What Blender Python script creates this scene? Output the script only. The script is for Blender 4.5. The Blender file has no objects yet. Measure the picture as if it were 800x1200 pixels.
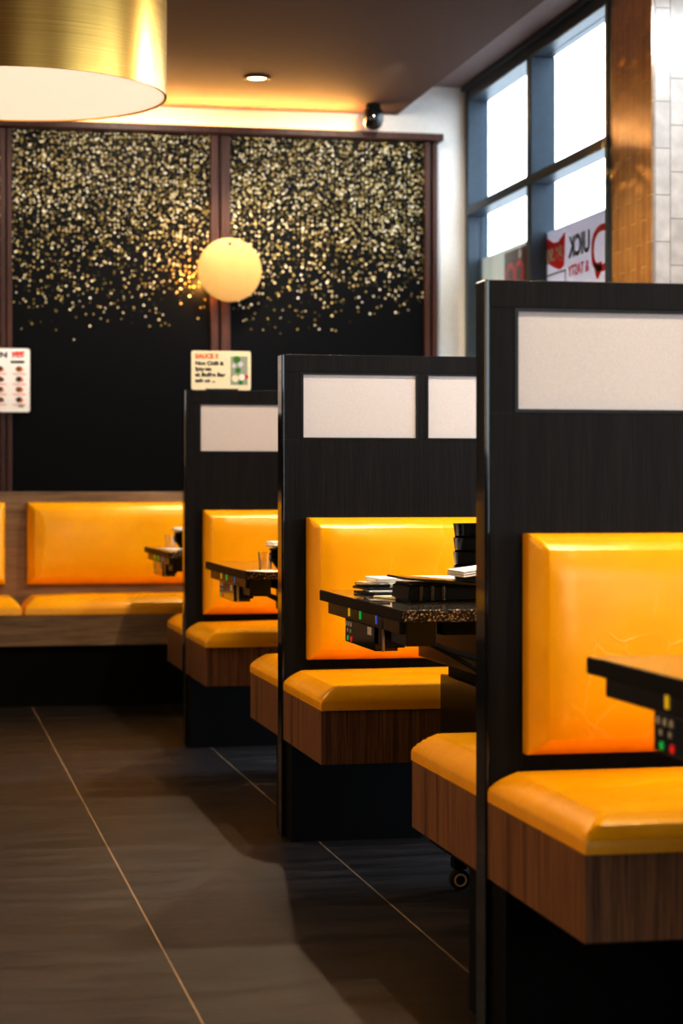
import bpy, bmesh, math, random
from mathutils import Vector, Matrix
random.seed(7)
SC = bpy.context.scene
COL = SC.collection

# ------------------------------------------------------------------ materials
def new_mat(name):
    m = bpy.data.materials.new(name); m.use_nodes = True
    nt = m.node_tree
    return m, nt, nt.nodes['Principled BSDF']

def N(nt, t, **k):
    n = nt.nodes.new(t)
    for a, b in k.items():
        if a.startswith('i_'):
            n.inputs[a[2:].replace('_', ' ')].default_value = b
        else:
            setattr(n, a, b)
    return n

def coords(nt, scale=(1, 1, 1), loc=(0, 0, 0), src='Object'):
    tc = N(nt, 'ShaderNodeTexCoord'); mp = N(nt, 'ShaderNodeMapping')
    mp.inputs['Scale'].default_value = scale; mp.inputs['Location'].default_value = loc
    nt.links.new(tc.outputs[src], mp.inputs['Vector'])
    return mp.outputs['Vector']

def math_(nt, op, a, b=None, c=None, clamp=False):
    n = N(nt, 'ShaderNodeMath', operation=op, use_clamp=clamp)
    for i, v in enumerate((a, b, c)):
        if v is None: continue
        if isinstance(v, (int, float)): n.inputs[i].default_value = v
        else: nt.links.new(v, n.inputs[i])
    return n.outputs[0]

def ramp(nt, fac, stops):
    r = N(nt, 'ShaderNodeValToRGB')
    e = r.color_ramp.elements
    while len(e) < len(stops): e.new(0.5)
    for i, (p, c) in enumerate(stops):
        e[i].position = p; e[i].color = (*c, 1)
    nt.links.new(fac, r.inputs['Fac'])
    return r.outputs['Color']

def bump(nt, bsdf, h, strength=.2, dist=.01):
    b = N(nt, 'ShaderNodeBump'); b.inputs['Strength'].default_value = strength
    b.inputs['Distance'].default_value = dist
    nt.links.new(h, b.inputs['Height']); nt.links.new(b.outputs[0], bsdf.inputs['Normal'])

def plain(name, col, rough=.5, metal=0, noise=0, emis=None, estr=0, coat=0, trans=0, ior=1.45, spec=.5):
    m, nt, b = new_mat(name)
    b.inputs['Base Color'].default_value = (*col, 1)
    b.inputs['Roughness'].default_value = rough
    b.inputs['Metallic'].default_value = metal
    b.inputs['Coat Weight'].default_value = coat
    b.inputs['Transmission Weight'].default_value = trans
    b.inputs['IOR'].default_value = ior; b.inputs['Specular IOR Level'].default_value = spec
    if noise:
        v = coords(nt, (1, 1, 1))
        n = N(nt, 'ShaderNodeTexNoise', i_Scale=40.0, i_Detail=4.0); nt.links.new(v, n.inputs['Vector'])
        c = ramp(nt, n.outputs['Fac'], [(.3, tuple(x * (1 - noise) for x in col)), (.7, tuple(min(1, x * (1 + noise)) for x in col))])
        nt.links.new(c, b.inputs['Base Color'])
        bump(nt, b, n.outputs['Fac'], .1, .002)
    if emis:
        b.inputs['Emission Color'].default_value = (*emis, 1)
        b.inputs['Emission Strength'].default_value = estr
    return m

def wood(name, stops, sc, rough=.45, bstr=.15, fine=1.0, spec=.4):
    m, nt, b = new_mat(name)
    v = coords(nt, sc)
    n1 = N(nt, 'ShaderNodeTexNoise', i_Scale=1.0, i_Detail=5.0, i_Roughness=.6, i_Distortion=.3); nt.links.new(v, n1.inputs['Vector'])
    v2 = coords(nt, tuple(s * 4 for s in sc))
    n2 = N(nt, 'ShaderNodeTexNoise', i_Scale=1.0, i_Detail=6.0, i_Roughness=.7); nt.links.new(v2, n2.inputs['Vector'])
    f = math_(nt, 'ADD', math_(nt, 'MULTIPLY', n1.outputs['Fac'], .62), math_(nt, 'MULTIPLY', n2.outputs['Fac'], .38 * fine))
    nt.links.new(ramp(nt, f, stops), b.inputs['Base Color'])
    b.inputs['Roughness'].default_value = rough; b.inputs['Specular IOR Level'].default_value = spec
    bump(nt, b, n2.outputs['Fac'], bstr, .003)
    return m

def leather():
    m, nt, b = new_mat('yellow_leatherette')
    v = coords(nt)
    big = N(nt, 'ShaderNodeTexNoise', i_Scale=5.0, i_Detail=3.0); nt.links.new(v, big.inputs['Vector'])
    mix = N(nt, 'ShaderNodeMixRGB', blend_type='ADD'); mix.inputs[0].default_value = .12
    nt.links.new(v, mix.inputs[1]); nt.links.new(big.outputs['Color'], mix.inputs[2])
    cr = N(nt, 'ShaderNodeTexVoronoi', feature='DISTANCE_TO_EDGE', i_Scale=11.0); nt.links.new(mix.outputs[0], cr.inputs['Vector'])
    line = math_(nt, 'SUBTRACT', 1.0, math_(nt, 'MULTIPLY', cr.outputs['Distance'], 28.0, clamp=True), clamp=True)
    fade = math_(nt, 'MULTIPLY', math_(nt, 'SUBTRACT', big.outputs['Fac'], .46, clamp=True), 7.0, clamp=True)
    line = math_(nt, 'MULTIPLY', line, fade)
    gr = N(nt, 'ShaderNodeTexNoise', i_Scale=260.0, i_Detail=3.0); nt.links.new(v, gr.inputs['Vector'])
    c = ramp(nt, big.outputs['Fac'], [(.3, (.86, .42, .002)), (.7, (.97, .50, .003))])
    mx = N(nt, 'ShaderNodeMixRGB'); mx.inputs[2].default_value = (1, .52, .09, 1)
    nt.links.new(math_(nt, 'MULTIPLY', line, .5), mx.inputs[0]); nt.links.new(c, mx.inputs[1])
    nt.links.new(mx.outputs[0], b.inputs['Base Color'])
    b.inputs['Roughness'].default_value = .26
    b.inputs['Specular IOR Level'].default_value = .45
    h = math_(nt, 'ADD', math_(nt, 'MULTIPLY', big.outputs['Fac'], 2.0),
              math_(nt, 'ADD', math_(nt, 'MULTIPLY', gr.outputs['Fac'], .12), math_(nt, 'MULTIPLY', line, .15)))
    bump(nt, b, h, .28, .006)
    return m

def floor_mat():
    m, nt, b = new_mat('slate_floor_tiles')
    tc = N(nt, 'ShaderNodeTexCoord'); sp = N(nt, 'ShaderNodeSeparateXYZ'); cb = N(nt, 'ShaderNodeCombineXYZ')
    nt.links.new(tc.outputs['Object'], sp.inputs[0])
    nt.links.new(math_(nt, 'ADD', sp.outputs['Y'], -4.755 + .6 + 12), cb.inputs['X'])
    nt.links.new(math_(nt, 'ADD', sp.outputs['X'], -.495 + 5.57), cb.inputs['Y'])
    br = N(nt, 'ShaderNodeTexBrick', offset=.5)
    br.inputs['Scale'].default_value = 1; br.inputs['Brick Width'].default_value = 1.2
    br.inputs['Row Height'].default_value = .557; br.inputs['Mortar Size'].default_value = .0022
    br.inputs['Mortar Smooth'].default_value = .2
    br.inputs['Color1'].default_value = (.0165, .011, .0082, 1); br.inputs['Color2'].default_value = (.023, .0155, .0115, 1)
    br.inputs['Mortar'].default_value = (.085, .055, .035, 1)
    nt.links.new(cb.outputs[0], br.inputs['Vector'])
    fr_ = math_(nt, 'FRACT', math_(nt, 'DIVIDE', math_(nt, 'ADD', sp.outputs['X'], -.495 + 5.57 + .2785), .557))
    gl = math_(nt, 'LESS_THAN', math_(nt, 'ABSOLUTE', math_(nt, 'SUBTRACT', fr_, .5)), .0042)
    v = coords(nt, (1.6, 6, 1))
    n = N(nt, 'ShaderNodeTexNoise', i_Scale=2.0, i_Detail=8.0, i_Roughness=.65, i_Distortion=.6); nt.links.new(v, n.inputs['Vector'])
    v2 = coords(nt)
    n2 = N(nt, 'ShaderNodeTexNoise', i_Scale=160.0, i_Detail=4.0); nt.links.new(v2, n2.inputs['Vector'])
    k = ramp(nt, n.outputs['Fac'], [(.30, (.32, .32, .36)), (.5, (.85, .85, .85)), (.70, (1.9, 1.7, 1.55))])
    k2 = ramp(nt, n2.outputs['Fac'], [(.35, (.6,) * 3), (.65, (1.45,) * 3)])
    a = N(nt, 'ShaderNodeMixRGB', blend_type='MULTIPLY'); a.inputs[0].default_value = 1
    nt.links.new(br.outputs['Color'], a.inputs[1]); nt.links.new(k, a.inputs[2])
    a2 = N(nt, 'ShaderNodeMixRGB', blend_type='MULTIPLY'); a2.inputs[0].default_value = 1
    nt.links.new(a.outputs[0], a2.inputs[1]); nt.links.new(k2, a2.inputs[2])
    a3 = N(nt, 'ShaderNodeMixRGB'); nt.links.new(gl, a3.inputs[0]); nt.links.new(a2.outputs[0], a3.inputs[1]); a3.inputs[2].default_value = (.28, .19, .11, 1)
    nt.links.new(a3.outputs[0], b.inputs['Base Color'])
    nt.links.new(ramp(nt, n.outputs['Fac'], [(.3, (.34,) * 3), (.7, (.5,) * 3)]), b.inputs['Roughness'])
    h = math_(nt, 'ADD', math_(nt, 'MULTIPLY', n.outputs['Fac'], .6), math_(nt, 'MULTIPLY', n2.outputs['Fac'], .25))
    bump(nt, b, h, .35, .006)
    return m

def tile_mat(name, c1, c2, mortar, rough, axis, bst=.2, spec=.5):
    # narrow upright tiles, 60 x 185 mm
    m, nt, b = new_mat(name)
    tc = N(nt, 'ShaderNodeTexCoord'); sp = N(nt, 'ShaderNodeSeparateXYZ'); cb = N(nt, 'ShaderNodeCombineXYZ')
    nt.links.new(tc.outputs['Object'], sp.inputs[0])
    nt.links.new(sp.outputs['Z'], cb.inputs['X']); nt.links.new(math_(nt, 'ADD', sp.outputs[axis], .003 if axis == 'X' else .01), cb.inputs['Y'])
    br = N(nt, 'ShaderNodeTexBrick', offset=.5)
    br.inputs['Scale'].default_value = 1; br.inputs['Brick Width'].default_value = .164
    br.inputs['Row Height'].default_value = .0565; br.inputs['Mortar Size'].default_value = .0016
    br.inputs['Color1'].default_value = (*c1, 1); br.inputs['Color2'].default_value = (*c2, 1); br.inputs['Mortar'].default_value = (*mortar, 1)
    nt.links.new(cb.outputs[0], br.inputs['Vector'])
    v = coords(nt)
    n = N(nt, 'ShaderNodeTexNoise', i_Scale=18.0, i_Detail=5.0); nt.links.new(v, n.inputs['Vector'])
    k = ramp(nt, n.outputs['Fac'], [(.3, (.82,) * 3), (.7, (1.1,) * 3)])
    a = N(nt, 'ShaderNodeMixRGB', blend_type='MULTIPLY'); a.inputs[0].default_value = 1
    nt.links.new(br.outputs['Color'], a.inputs[1]); nt.links.new(k, a.inputs[2])
    nt.links.new(a.outputs[0], b.inputs['Base Color'])
    b.inputs['Roughness'].default_value = rough; b.inputs['Specular IOR Level'].default_value = spec
    h = math_(nt, 'SUBTRACT', math_(nt, 'MULTIPLY', n.outputs['Fac'], .8), br.outputs['Fac'])
    bump(nt, b, h, bst, .004)
    return m

def mural_mat():
    # printed glitter: dense gold and silver specks at the top thinning to plain black
    m, nt, b = new_mat('glitter_mural')
    tc = N(nt, 'ShaderNodeTexCoord'); sp = N(nt, 'ShaderNodeSeparateXYZ'); cb = N(nt, 'ShaderNodeCombineXYZ')
    nt.links.new(tc.outputs['Object'], sp.inputs[0])
    nt.links.new(sp.outputs['X'], cb.inputs['X']); nt.links.new(sp.outputs['Z'], cb.inputs['Y'])
    big = N(nt, 'ShaderNodeTexNoise', i_Scale=3.2, i_Detail=3.0, noise_dimensions='2D'); nt.links.new(cb.outputs[0], big.inputs['Vector'])
    # density from height
    d = math_(nt, 'MULTIPLY', math_(nt, 'SUBTRACT', sp.outputs['Z'], 1.62), 1.35)
    d = math_(nt, 'ADD', d, math_(nt, 'MULTIPLY', math_(nt, 'SUBTRACT', big.outputs['Fac'], .5), .55))
    d = math_(nt, 'MAXIMUM', d, 0.0)
    d = math_(nt, 'MINIMUM', math_(nt, 'POWER', d, 1.35), .80)
    col = None
    for i, (s, r, off, g) in enumerate(((50, .30, (0, 0, 0), .9), (56, .31, (3.3, 1.7, 0), .8), (44, .27, (7.1, 4.2, 0), .7), (64, .33, (1.9, 8.8, 0), .6))):
        mp = N(nt, 'ShaderNodeMapping'); mp.inputs['Location'].default_value = off
        nt.links.new(cb.outputs[0], mp.inputs['Vector'])
        vo = N(nt, 'ShaderNodeTexVoronoi', voronoi_dimensions='2D'); vo.inputs['Scale'].default_value = s; vo.inputs['Randomness'].default_value = .8
        nt.links.new(mp.outputs[0], vo.inputs['Vector'])
        se = N(nt, 'ShaderNodeSeparateColor'); nt.links.new(vo.outputs['Color'], se.inputs[0])
        rad = math_(nt, 'MULTIPLY', math_(nt, 'ADD', math_(nt, 'MULTIPLY', se.outputs[1], .5), .6), r)
        disc = math_(nt, 'MULTIPLY', math_(nt, 'SUBTRACT', rad, vo.outputs['Distance']), 9.0, clamp=True)
        keep = math_(nt, 'LESS_THAN', se.outputs[0], math_(nt, 'MULTIPLY', d, g))
        mask = math_(nt, 'MULTIPLY', disc, keep)
        cc = ramp(nt, se.outputs[2], [(0, (.02, .02, .012)), (.2, (.08, .065, .025)), (.42, (.30, .22, .06)), (.6, (.55, .43, .16)), (.78, (.75, .66, .42)), (.92, (.95, .88, .66)), (1, (1, .98, .95))])
        mx = N(nt, 'ShaderNodeMixRGB'); nt.links.new(mask, mx.inputs[0])
        if col is None: mx.inputs[1].default_value = (.0025, .0026, .0036, 1)
        else: nt.links.new(col, mx.inputs[1])
        nt.links.new(cc, mx.inputs[2]); col = mx.outputs[0]
    nt.links.new(col, b.inputs['Base Color'])
    b.inputs['Roughness'].default_value = .5
    b.inputs['Specular IOR Level'].default_value = .12
    return m

def glass_mat():
    m = bpy.data.materials.new('clear_glass'); m.use_nodes = True; nt = m.node_tree; nt.nodes.clear()
    o = N(nt, 'ShaderNodeOutputMaterial'); t = N(nt, 'ShaderNodeBsdfTransparent'); g = N(nt, 'ShaderNodeBsdfGlossy')
    t.inputs[0].default_value = (.97, .99, 1, 1); g.inputs['Roughness'].default_value = .02
    f = N(nt, 'ShaderNodeLayerWeight'); mx = N(nt, 'ShaderNodeMixShader')
    fac = math_(nt, 'ADD', .025, math_(nt, 'MULTIPLY', math_(nt, 'POWER', f.outputs['Facing'], 5.0), .5))
    nt.links.new(fac, mx.inputs[0]); nt.links.new(t.outputs[0], mx.inputs[1]); nt.links.new(g.outputs[0], mx.inputs[2])
    nt.links.new(mx.outputs[0], o.inputs[0])
    return m

def backlit(name, col):
    # thin printed film: half of the light from the street comes through it
    m = bpy.data.materials.new(name); m.use_nodes = True; nt = m.node_tree; nt.nodes.clear()
    o = N(nt, 'ShaderNodeOutputMaterial'); d = N(nt, 'ShaderNodeBsdfDiffuse'); t = N(nt, 'ShaderNodeBsdfTranslucent'); mx = N(nt, 'ShaderNodeMixShader')
    for n_ in (d, t): n_.inputs[0].default_value = (*col, 1)
    mx.inputs[0].default_value = .3
    nt.links.new(d.outputs[0], mx.inputs[1]); nt.links.new(t.outputs[0], mx.inputs[2]); nt.links.new(mx.outputs[0], o.inputs[0])
    return m

def frosted_mat():
    m, nt, b = new_mat('frosted_panel')
    v = coords(nt)
    n = N(nt, 'ShaderNodeTexNoise', i_Scale=300.0, i_Detail=2.0); nt.links.new(v, n.inputs['Vector'])
    nt.links.new(ramp(nt, n.outputs['Fac'], [(.3, (.575, .55, .56)), (.7, (.64, .615, .625))]), b.inputs['Base Color'])
    b.inputs['Roughness'].default_value = .55
    return m

def granite_mat(coat=1):
    m, nt, b = new_mat('speckled_black_granite')
    v = coords(nt)
    n = N(nt, 'ShaderNodeTexVoronoi', i_Scale=420.0); nt.links.new(v, n.inputs['Vector'])
    se = N(nt, 'ShaderNodeSeparateColor'); nt.links.new(n.outputs['Color'], se.inputs[0])
    nt.links.new(ramp(nt, se.outputs[0], [(0, (.006, .005, .004)), (.72, (.008, .007, .006)), (.82, (.22, .15, .09)), (1, (.62, .5, .38))]), b.inputs['Base Color'])
    b.inputs['Roughness'].default_value = .3; b.inputs['Specular IOR Level'].default_value = .3
    b.inputs['Coat Weight'].default_value = coat; b.inputs['Coat IOR'].default_value = 2.3; b.inputs['Coat Roughness'].default_value = .02
    return m

def brushed_gold():
    m, nt, b = new_mat('brushed_gold')
    v = coords(nt, (3, 3, 500))
    n = N(nt, 'ShaderNodeTexNoise', i_Scale=1.0, i_Detail=4.0); nt.links.new(v, n.inputs['Vector'])
    nt.links.new(ramp(nt, n.outputs['Fac'], [(.3, (.62, .38, .10)), (.7, (.82, .54, .17))]), b.inputs['Base Color'])
    b.inputs['Metallic'].default_value = 1; b.inputs['Roughness'].default_value = .30
    bump(nt, b, n.outputs['Fac'], .05, .001)
    return m

M = dict(
    leather=leather(), floor=floor_mat(), mural=mural_mat(), glass=glass_mat(), frosted=frosted_mat(), granite=granite_mat(), graniteedge=granite_mat(0),
    gold=brushed_gold(),
    blackwood=wood('charcoal_oak', [(.3, (.003, .0025, .0025)), (.5, (.008, .0062, .006)), (.7, (.018, .0135, .0125))], (42, 42, 2.2), .55, .4, spec=.22),
    walnut=wood('walnut_laminate', [(.34, (.030, .012, .005)), (.43, (.12, .052, .020)), (.50, (.27, .13, .055)), (.56, (.14, .06, .023)), (.62, (.33, .165, .07)), (.72, (.20, .09, .036))], (34, 34, .8), .45, .05, spec=.3),
    oak=wood('weathered_oak', [(.3, (.12, .075, .045)), (.5, (.26, .17, .10)), (.7, (.38, .27, .17))], (2.2, 20, 24), .5, .15),
    redwood=wood('dark_red_timber', [(.3, (.035, .014, .010)), (.6, (.085, .034, .024)), (.8, (.12, .05, .035))], (30, 30, 3), .45, .15),
    ceil=plain('mocha_ceiling_paint', (.085, .048, .040), .75, noise=.06),
    ceilup=plain('taupe_ceiling_paint', (.20, .15, .15), .7, noise=.05),
    white=plain('white_plaster', (.78, .76, .73), .6, noise=.03),
    darkwall=plain('dark_wall_paint', (.05, .04, .035), .7, noise=.1),
    tile=tile_mat('white_upright_tiles', (.72, .71, .70), (.82, .81, .79), (.30, .29, .28), .3, 'X'),
    warmlit_tile=tile_mat('warmlit_upright_tiles', (.36, .19, .06), (.44, .25, .085), (.62, .40, .18), .22, 'Y', .5, .8),  # warm light on the pier's aisle side is put into these colours
    frame=plain('slate_blue_window_metal', (.055, .078, .105), .4, .2, noise=.08),
    black=plain('black_satin', (.004, .004, .004), .35),
    matte=plain('matte_black', (.003, .003, .003), .7, noise=.2, spec=.15),
    gloss=plain('gloss_black_edge', (.006, .006, .007), .12, coat=.5),
    hub=plain('pale_wheel_hub', (.6, .5, .38), .4), steel=plain('steel', (.5, .5, .5), .3, 1),
    rubber=plain('black_rubber', (.006, .006, .006), .6),
    bronzebox=plain('dark_bronze_panel', (.016, .009, .005), .3, 0, spec=.3),
    ink=plain('black_ink', (.008, .008, .01), .6), red=plain('red_ink', (.75, .015, .02), .5), orange=plain('orange_ink', (.75, .16, .02), .5),
    pink=plain('pink_ink', (.85, .35, .36), .5), paper=plain('white_paper', (.86, .85, .84), .6, noise=.02),
    cream=plain('cream_card', (.85, .80, .62), .5, noise=.03), signgrey=plain('pale_grey_print', (.68, .70, .66), .5),
    brownprint=plain('brown_print', (.13, .055, .03), .5), lilac=plain('pale_lilac_print', (.68, .66, .76), .5),
    green=plain('herb_green', (.06, .22, .03), .5), greengray=plain('grey_green_print', (.35, .42, .36), .6),
    kgreen=plain('green_button', (.01, .35, .06), .4, emis=(.02, .6, .1), estr=.5), kred=plain('red_button', (.7, .02, .02), .4, emis=(.9, .03, .02), estr=.5),
    kyel=plain('yellow_indicator', (.85, .6, .03), .4, emis=(.9, .6, .03), estr=.4), kblue=plain('blue_indicator', (.1, .2, .7), .4, emis=(.1, .2, .8), estr=.3),
    kwhite=plain('white_print', (.6, .58, .55), .5), food=plain('food_brown', (.25, .10, .03), .6), food2=plain('food_dark', (.06, .035, .02), .6),
    ceramic=plain('white_napkin', (.88, .87, .86), .6), led=plain('led_strip', (1, .7, .4), .5, emis=(1, .50, .13), estr=16),
    lampglow=plain('lit_diffuser', (.9, .85, .8), .6, emis=(1, .80, .62), estr=.85),
    lens=plain('downlight_lens', (.9, .85, .8), .4, emis=(1, .80, .62), estr=3.5),
    disc=plain('gold_leaf_disc', (.38, .24, .09), .5, 0, noise=.04, emis=(1, .62, .20), estr=.05),
    fpaper=backlit('white_film', (.9, .9, .9)), flilac=backlit('pale_lilac_film', (.84, .83, .90)), fgrey=backlit('pale_grey_film', (.82, .84, .80)),
    darkglass=plain('smoked_tumbler', (.9, .88, .85), .05, trans=1.0), phone=plain('dark_folder', (.015, .02, .03), .2),
    bowl=plain('black_melamine', (.004, .004, .005), .16, spec=.6), edge=plain('dull_black_edge', (.006, .004, .003), .5, spec=.25, noise=.3), caddy=plain('black_plastic', (.003, .003, .003), .45, spec=.2), pavement=plain('outside_pavement', (.55, .55, .55), .8, noise=.1),
)

# ------------------------------------------------------------------ mesh helpers (all coordinates in metres in the room)
def BM(): return bmesh.new()
def box(bm, x0, x1, y0, y1, z0, z1, bev=0):
    r = bmesh.ops.create_cube(bm, size=1)
    vs = r['verts']
    for v in vs:
        v.co = Vector(((x0 + x1) / 2 + v.co.x * (x1 - x0), (y0 + y1) / 2 + v.co.y * (y1 - y0), (z0 + z1) / 2 + v.co.z * (z1 - z0)))
    if bev:
        es = list({e for v in vs for e in v.link_edges})
        bmesh.ops.bevel(bm, geom=es, offset=bev, segments=2, affect='EDGES', profile=.5)
    return bm
def prism(bm, pts, axis, a0, a1):
    # pts: 2D outline in the plane across `axis`
    def p3(p, a):
        return {'x': (a, p[0], p[1]), 'y': (p[0], a, p[1]), 'z': (p[0], p[1], a)}[axis]
    A = [bm.verts.new(p3(p, a0)) for p in pts]; B = [bm.verts.new(p3(p, a1)) for p in pts]
    n = len(pts)
    bm.faces.new(A); bm.faces.new(B[::-1])
    for i in range(n): bm.faces.new((A[i], B[i], B[(i + 1) % n], A[(i + 1) % n]))
    bmesh.ops.recalc_face_normals(bm, faces=bm.faces)
    return bm
def lathe(bm, prof, c, seg=40, axis='z'):
    rings = []
    for r, h in prof:
        ring = []
        for i in range(seg):
            a = 2 * math.pi * i / seg
            if axis == 'z': co = (c[0] + r * math.cos(a), c[1] + r * math.sin(a), c[2] + h)
            elif axis == 'x': co = (c[0] + h, c[1] + r * math.cos(a), c[2] + r * math.sin(a))
            else: co = (c[0] + r * math.cos(a), c[1] + h, c[2] + r * math.sin(a))
            ring.append(bm.verts.new(co))
        rings.append(ring)
    for a, b in zip(rings, rings[1:]):
        for i in range(seg):
            bm.faces.new((a[i], a[(i + 1) % seg], b[(i + 1) % seg], b[i]))
    for ring, (r, h) in ((rings[0], prof[0]), (rings[-1], prof[-1])):
        if r > 1e-5 and prof[0] != prof[-1]: bm.faces.new(ring)
    bmesh.ops.remove_doubles(bm, verts=bm.verts, dist=1e-6)
    bmesh.ops.recalc_face_normals(bm, faces=bm.faces)
    return bm
def tube(bm, pts, r, seg=8):
    pts = [Vector(p) for p in pts]
    rings = []
    for i, p in enumerate(pts):
        t = (pts[min(i + 1, len(pts) - 1)] - pts[max(i - 1, 0)]).normalized()
        u = t.cross(Vector((0, 0, 1)))
        if u.length < 1e-3: u = t.cross(Vector((1, 0, 0)))
        u.normalize(); w = t.cross(u)
        rings.append([bm.verts.new(p + (u * math.cos(2 * math.pi * k / seg) + w * math.sin(2 * math.pi * k / seg)) * r) for k in range(seg)])
    for a, b in zip(rings, rings[1:]):
        for i in range(seg): bm.faces.new((a[i], a[(i + 1) % seg], b[(i + 1) % seg], b[i]))
    bm.faces.new(rings[0]); bm.faces.new(rings[-1])
    bmesh.ops.recalc_face_normals(bm, faces=bm.faces)
    return bm
def pillow(bm, w, h, thick, B, fn, crown=.01, side=.25, seam=True):
    # upholstered pad: outline w x h, bevelled mitred border of width B, crowned middle; fn maps (a, b, t) into the room
    def params(L):
        e = [0, .03, .1, .25, .45, .65, .82, .93, 1.0]
        lo = [B * k for k in e] + ([B + .005] if seam else [])
        s = lo[-1]; n = max(4, int((L - 2 * s) / .05))
        mid = [s + (L - 2 * s) * (i / n) for i in range(1, n)]
        return lo + mid + [L - q for q in lo[::-1]]
    A, C = params(w), params(h)
    def T(a, b):
        d = min(a, w - a, b, h - b)
        k = min(1, d / B)
        t = side * thick + (1 - side) * thick * (.45 * math.sqrt(max(0, 1 - (1 - k) ** 2.0)) + .55 * k) if k < 1 else thick
        if seam and abs(d - B) < 1e-5: t -= .0018
        if k >= 1:
            u = (a - B) / (w - 2 * B); v = (b - B) / (h - 2 * B)
            t += crown * (1 - (2 * u - 1) ** 4) * (1 - (2 * v - 1) ** 4)
        return t
    g = [[bm.verts.new(fn(a, b, T(a, b))) for b in C] for a in A]
    for i in range(len(A) - 1):
        for j in range(len(C) - 1):
            bm.faces.new((g[i][j], g[i + 1][j], g[i + 1][j + 1], g[i][j + 1]))
    rim = [g[i][0] for i in range(len(A))] + [g[-1][j] for j in range(1, len(C))] + [g[i][-1] for i in range(len(A) - 2, -1, -1)] + [g[0][j] for j in range(len(C) - 2, 0, -1)]
    rc = [(A[i], C[0]) for i in range(len(A))] + [(A[-1], C[j]) for j in range(1, len(C))] + [(A[i], C[-1]) for i in range(len(A) - 2, -1, -1)] + [(A[0], C[j]) for j in range(len(C) - 2, 0, -1)]
    base = [bm.verts.new(fn(a, b, 0)) for a, b in rc]
    n = len(rim)
    for i in range(n): bm.faces.new((rim[i], base[i], base[(i + 1) % n], rim[(i + 1) % n]))
    bm.faces.new(base)
    bmesh.ops.recalc_face_normals(bm, faces=bm.faces)
    return bm

def origin_of(p):
    v = Vector(p.location)
    while p.parent: p = p.parent; v = v + Vector(p.location)
    return v
def obj(name, bm, mat, parent=None, smooth=False, at=None):
    """links the bmesh as one object; its origin sits at the middle of its base unless told otherwise"""
    me = bpy.data.meshes.new(name)
    xs = [v.co for v in bm.verts]
    lo = Vector((min(v.x for v in xs), min(v.y for v in xs), min(v.z for v in xs)))
    hi = Vector((max(v.x for v in xs), max(v.y for v in xs), max(v.z for v in xs)))
    o0 = Vector(at) if at is not None else Vector(((lo.x + hi.x) / 2, (lo.y + hi.y) / 2, lo.z))
    bmesh.ops.translate(bm, verts=bm.verts, vec=-o0)
    bm.to_mesh(me); bm.free()
    if smooth:
        me.shade_smooth()
        me.set_sharp_from_angle(angle=math.radians(38))
    me.materials.append(mat)
    o = bpy.data.objects.new(name, me); COL.objects.link(o)
    o.location = o0 - (origin_of(parent) if parent else Vector())
    if parent: o.parent = parent
    return o
def thing(name, label, cat, loc, group=None):
    o = bpy.data.objects.new(name, None); COL.objects.link(o); o.empty_display_size = .05
    o.location = loc; o['label'] = label; o['category'] = cat
    if group: o['group'] = group
    return o
def tag(o, label, cat, group=None):
    o['label'] = label; o['category'] = cat
    if group: o['group'] = group
    return o
def struct(name, bm, mat, parent=None, at=(0, 0, 0)):
    o = obj(name, bm, mat, parent, at=at)
    if not parent: o['kind'] = 'structure'
    return o
def lettering(name, body, mat, parent, pos, size, xdir, zdir=(0, 0, 1), width=None, bold=.0, align='LEFT'):
    """flat raised letters: text runs along xdir, stands up along zdir; pos = lower left corner"""
    c = bpy.data.curves.new('t', 'FONT'); c.body = body; c.size = size; c.extrude = .0006; c.offset = bold; c.align_x = align
    t = bpy.data.objects.new('t', c); COL.objects.link(t)
    bpy.context.view_layer.update()
    me = bpy.data.meshes.new_from_object(t.evaluated_get(bpy.context.evaluated_depsgraph_get()))
    COL.objects.unlink(t); bpy.data.objects.remove(t)
    X = Vector(xdir).normalized(); Z = Vector(zdir).normalized(); Y = X.cross(Z)
    if me.vertices:
        w = max(v.co.x for v in me.vertices) - min(v.co.x for v in me.vertices)
        k = (width / w) if width else 1
        for v in me.vertices:
            p = X * (v.co.x * k) + Z * v.co.y + Y * (-v.co.z)
            v.co = p
    me.materials.clear(); me.materials.append(mat)
    o = bpy.data.objects.new(name, me); COL.objects.link(o); o.parent = parent
    o.location = Vector(pos) - origin_of(parent)
    return o

# ------------------------------------------------------------------ main measures
PX = .972                      # aisle edge of the booths
PR = 2.44                      # window end of the booths
PY = (3.50, 5.55, 7.62)        # front faces of the three dividers
PT = .06
YW = 9.50                      # back wall
XW = 2.53                      # inner face of the window wall
XN = 3.05                      # wall on the near side of the tiled pier

# ------------------------------------------------------------------ room shell
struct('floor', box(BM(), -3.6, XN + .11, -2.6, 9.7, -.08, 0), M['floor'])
struct('ground', box(BM(), XN + .11, 14, -6, 16, -.2, -.1), M['pavement'])
struct('ceiling', box(BM(), -3.6, 2.20, -2.6, 9.7, 2.68, 2.90), M['ceil'])
cu = BM(); box(cu, 2.20, XW + .11, 7.37, 9.65, 2.82, 2.90); box(cu, 2.20, XN + .11, -2.6, 7.37, 2.82, 2.90)
struct('ceiling_raised', cu, M['ceilup'])
struct('wall_back', box(BM(), -3.6, XW + .11, YW, YW + .15, 0, 2.82), M['white'])
struct('wall_left', box(BM(), -3.75, -3.6, -2.6, 9.65, 0, 2.82), M['darkwall'])
# tiled pier between the windows: warm light painted into its aisle-side tiles, white tiles towards the camera
struct('wall_pier', box(BM(), XW + .004, XN, 6.955, 7.37, 0, 2.82), M['tile'])
pb = struct('wall_pier_side', box(BM(), XW - .006, XW + .004, 6.95, 7.37, 0, 2.82), M['warmlit_tile'])

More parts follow.
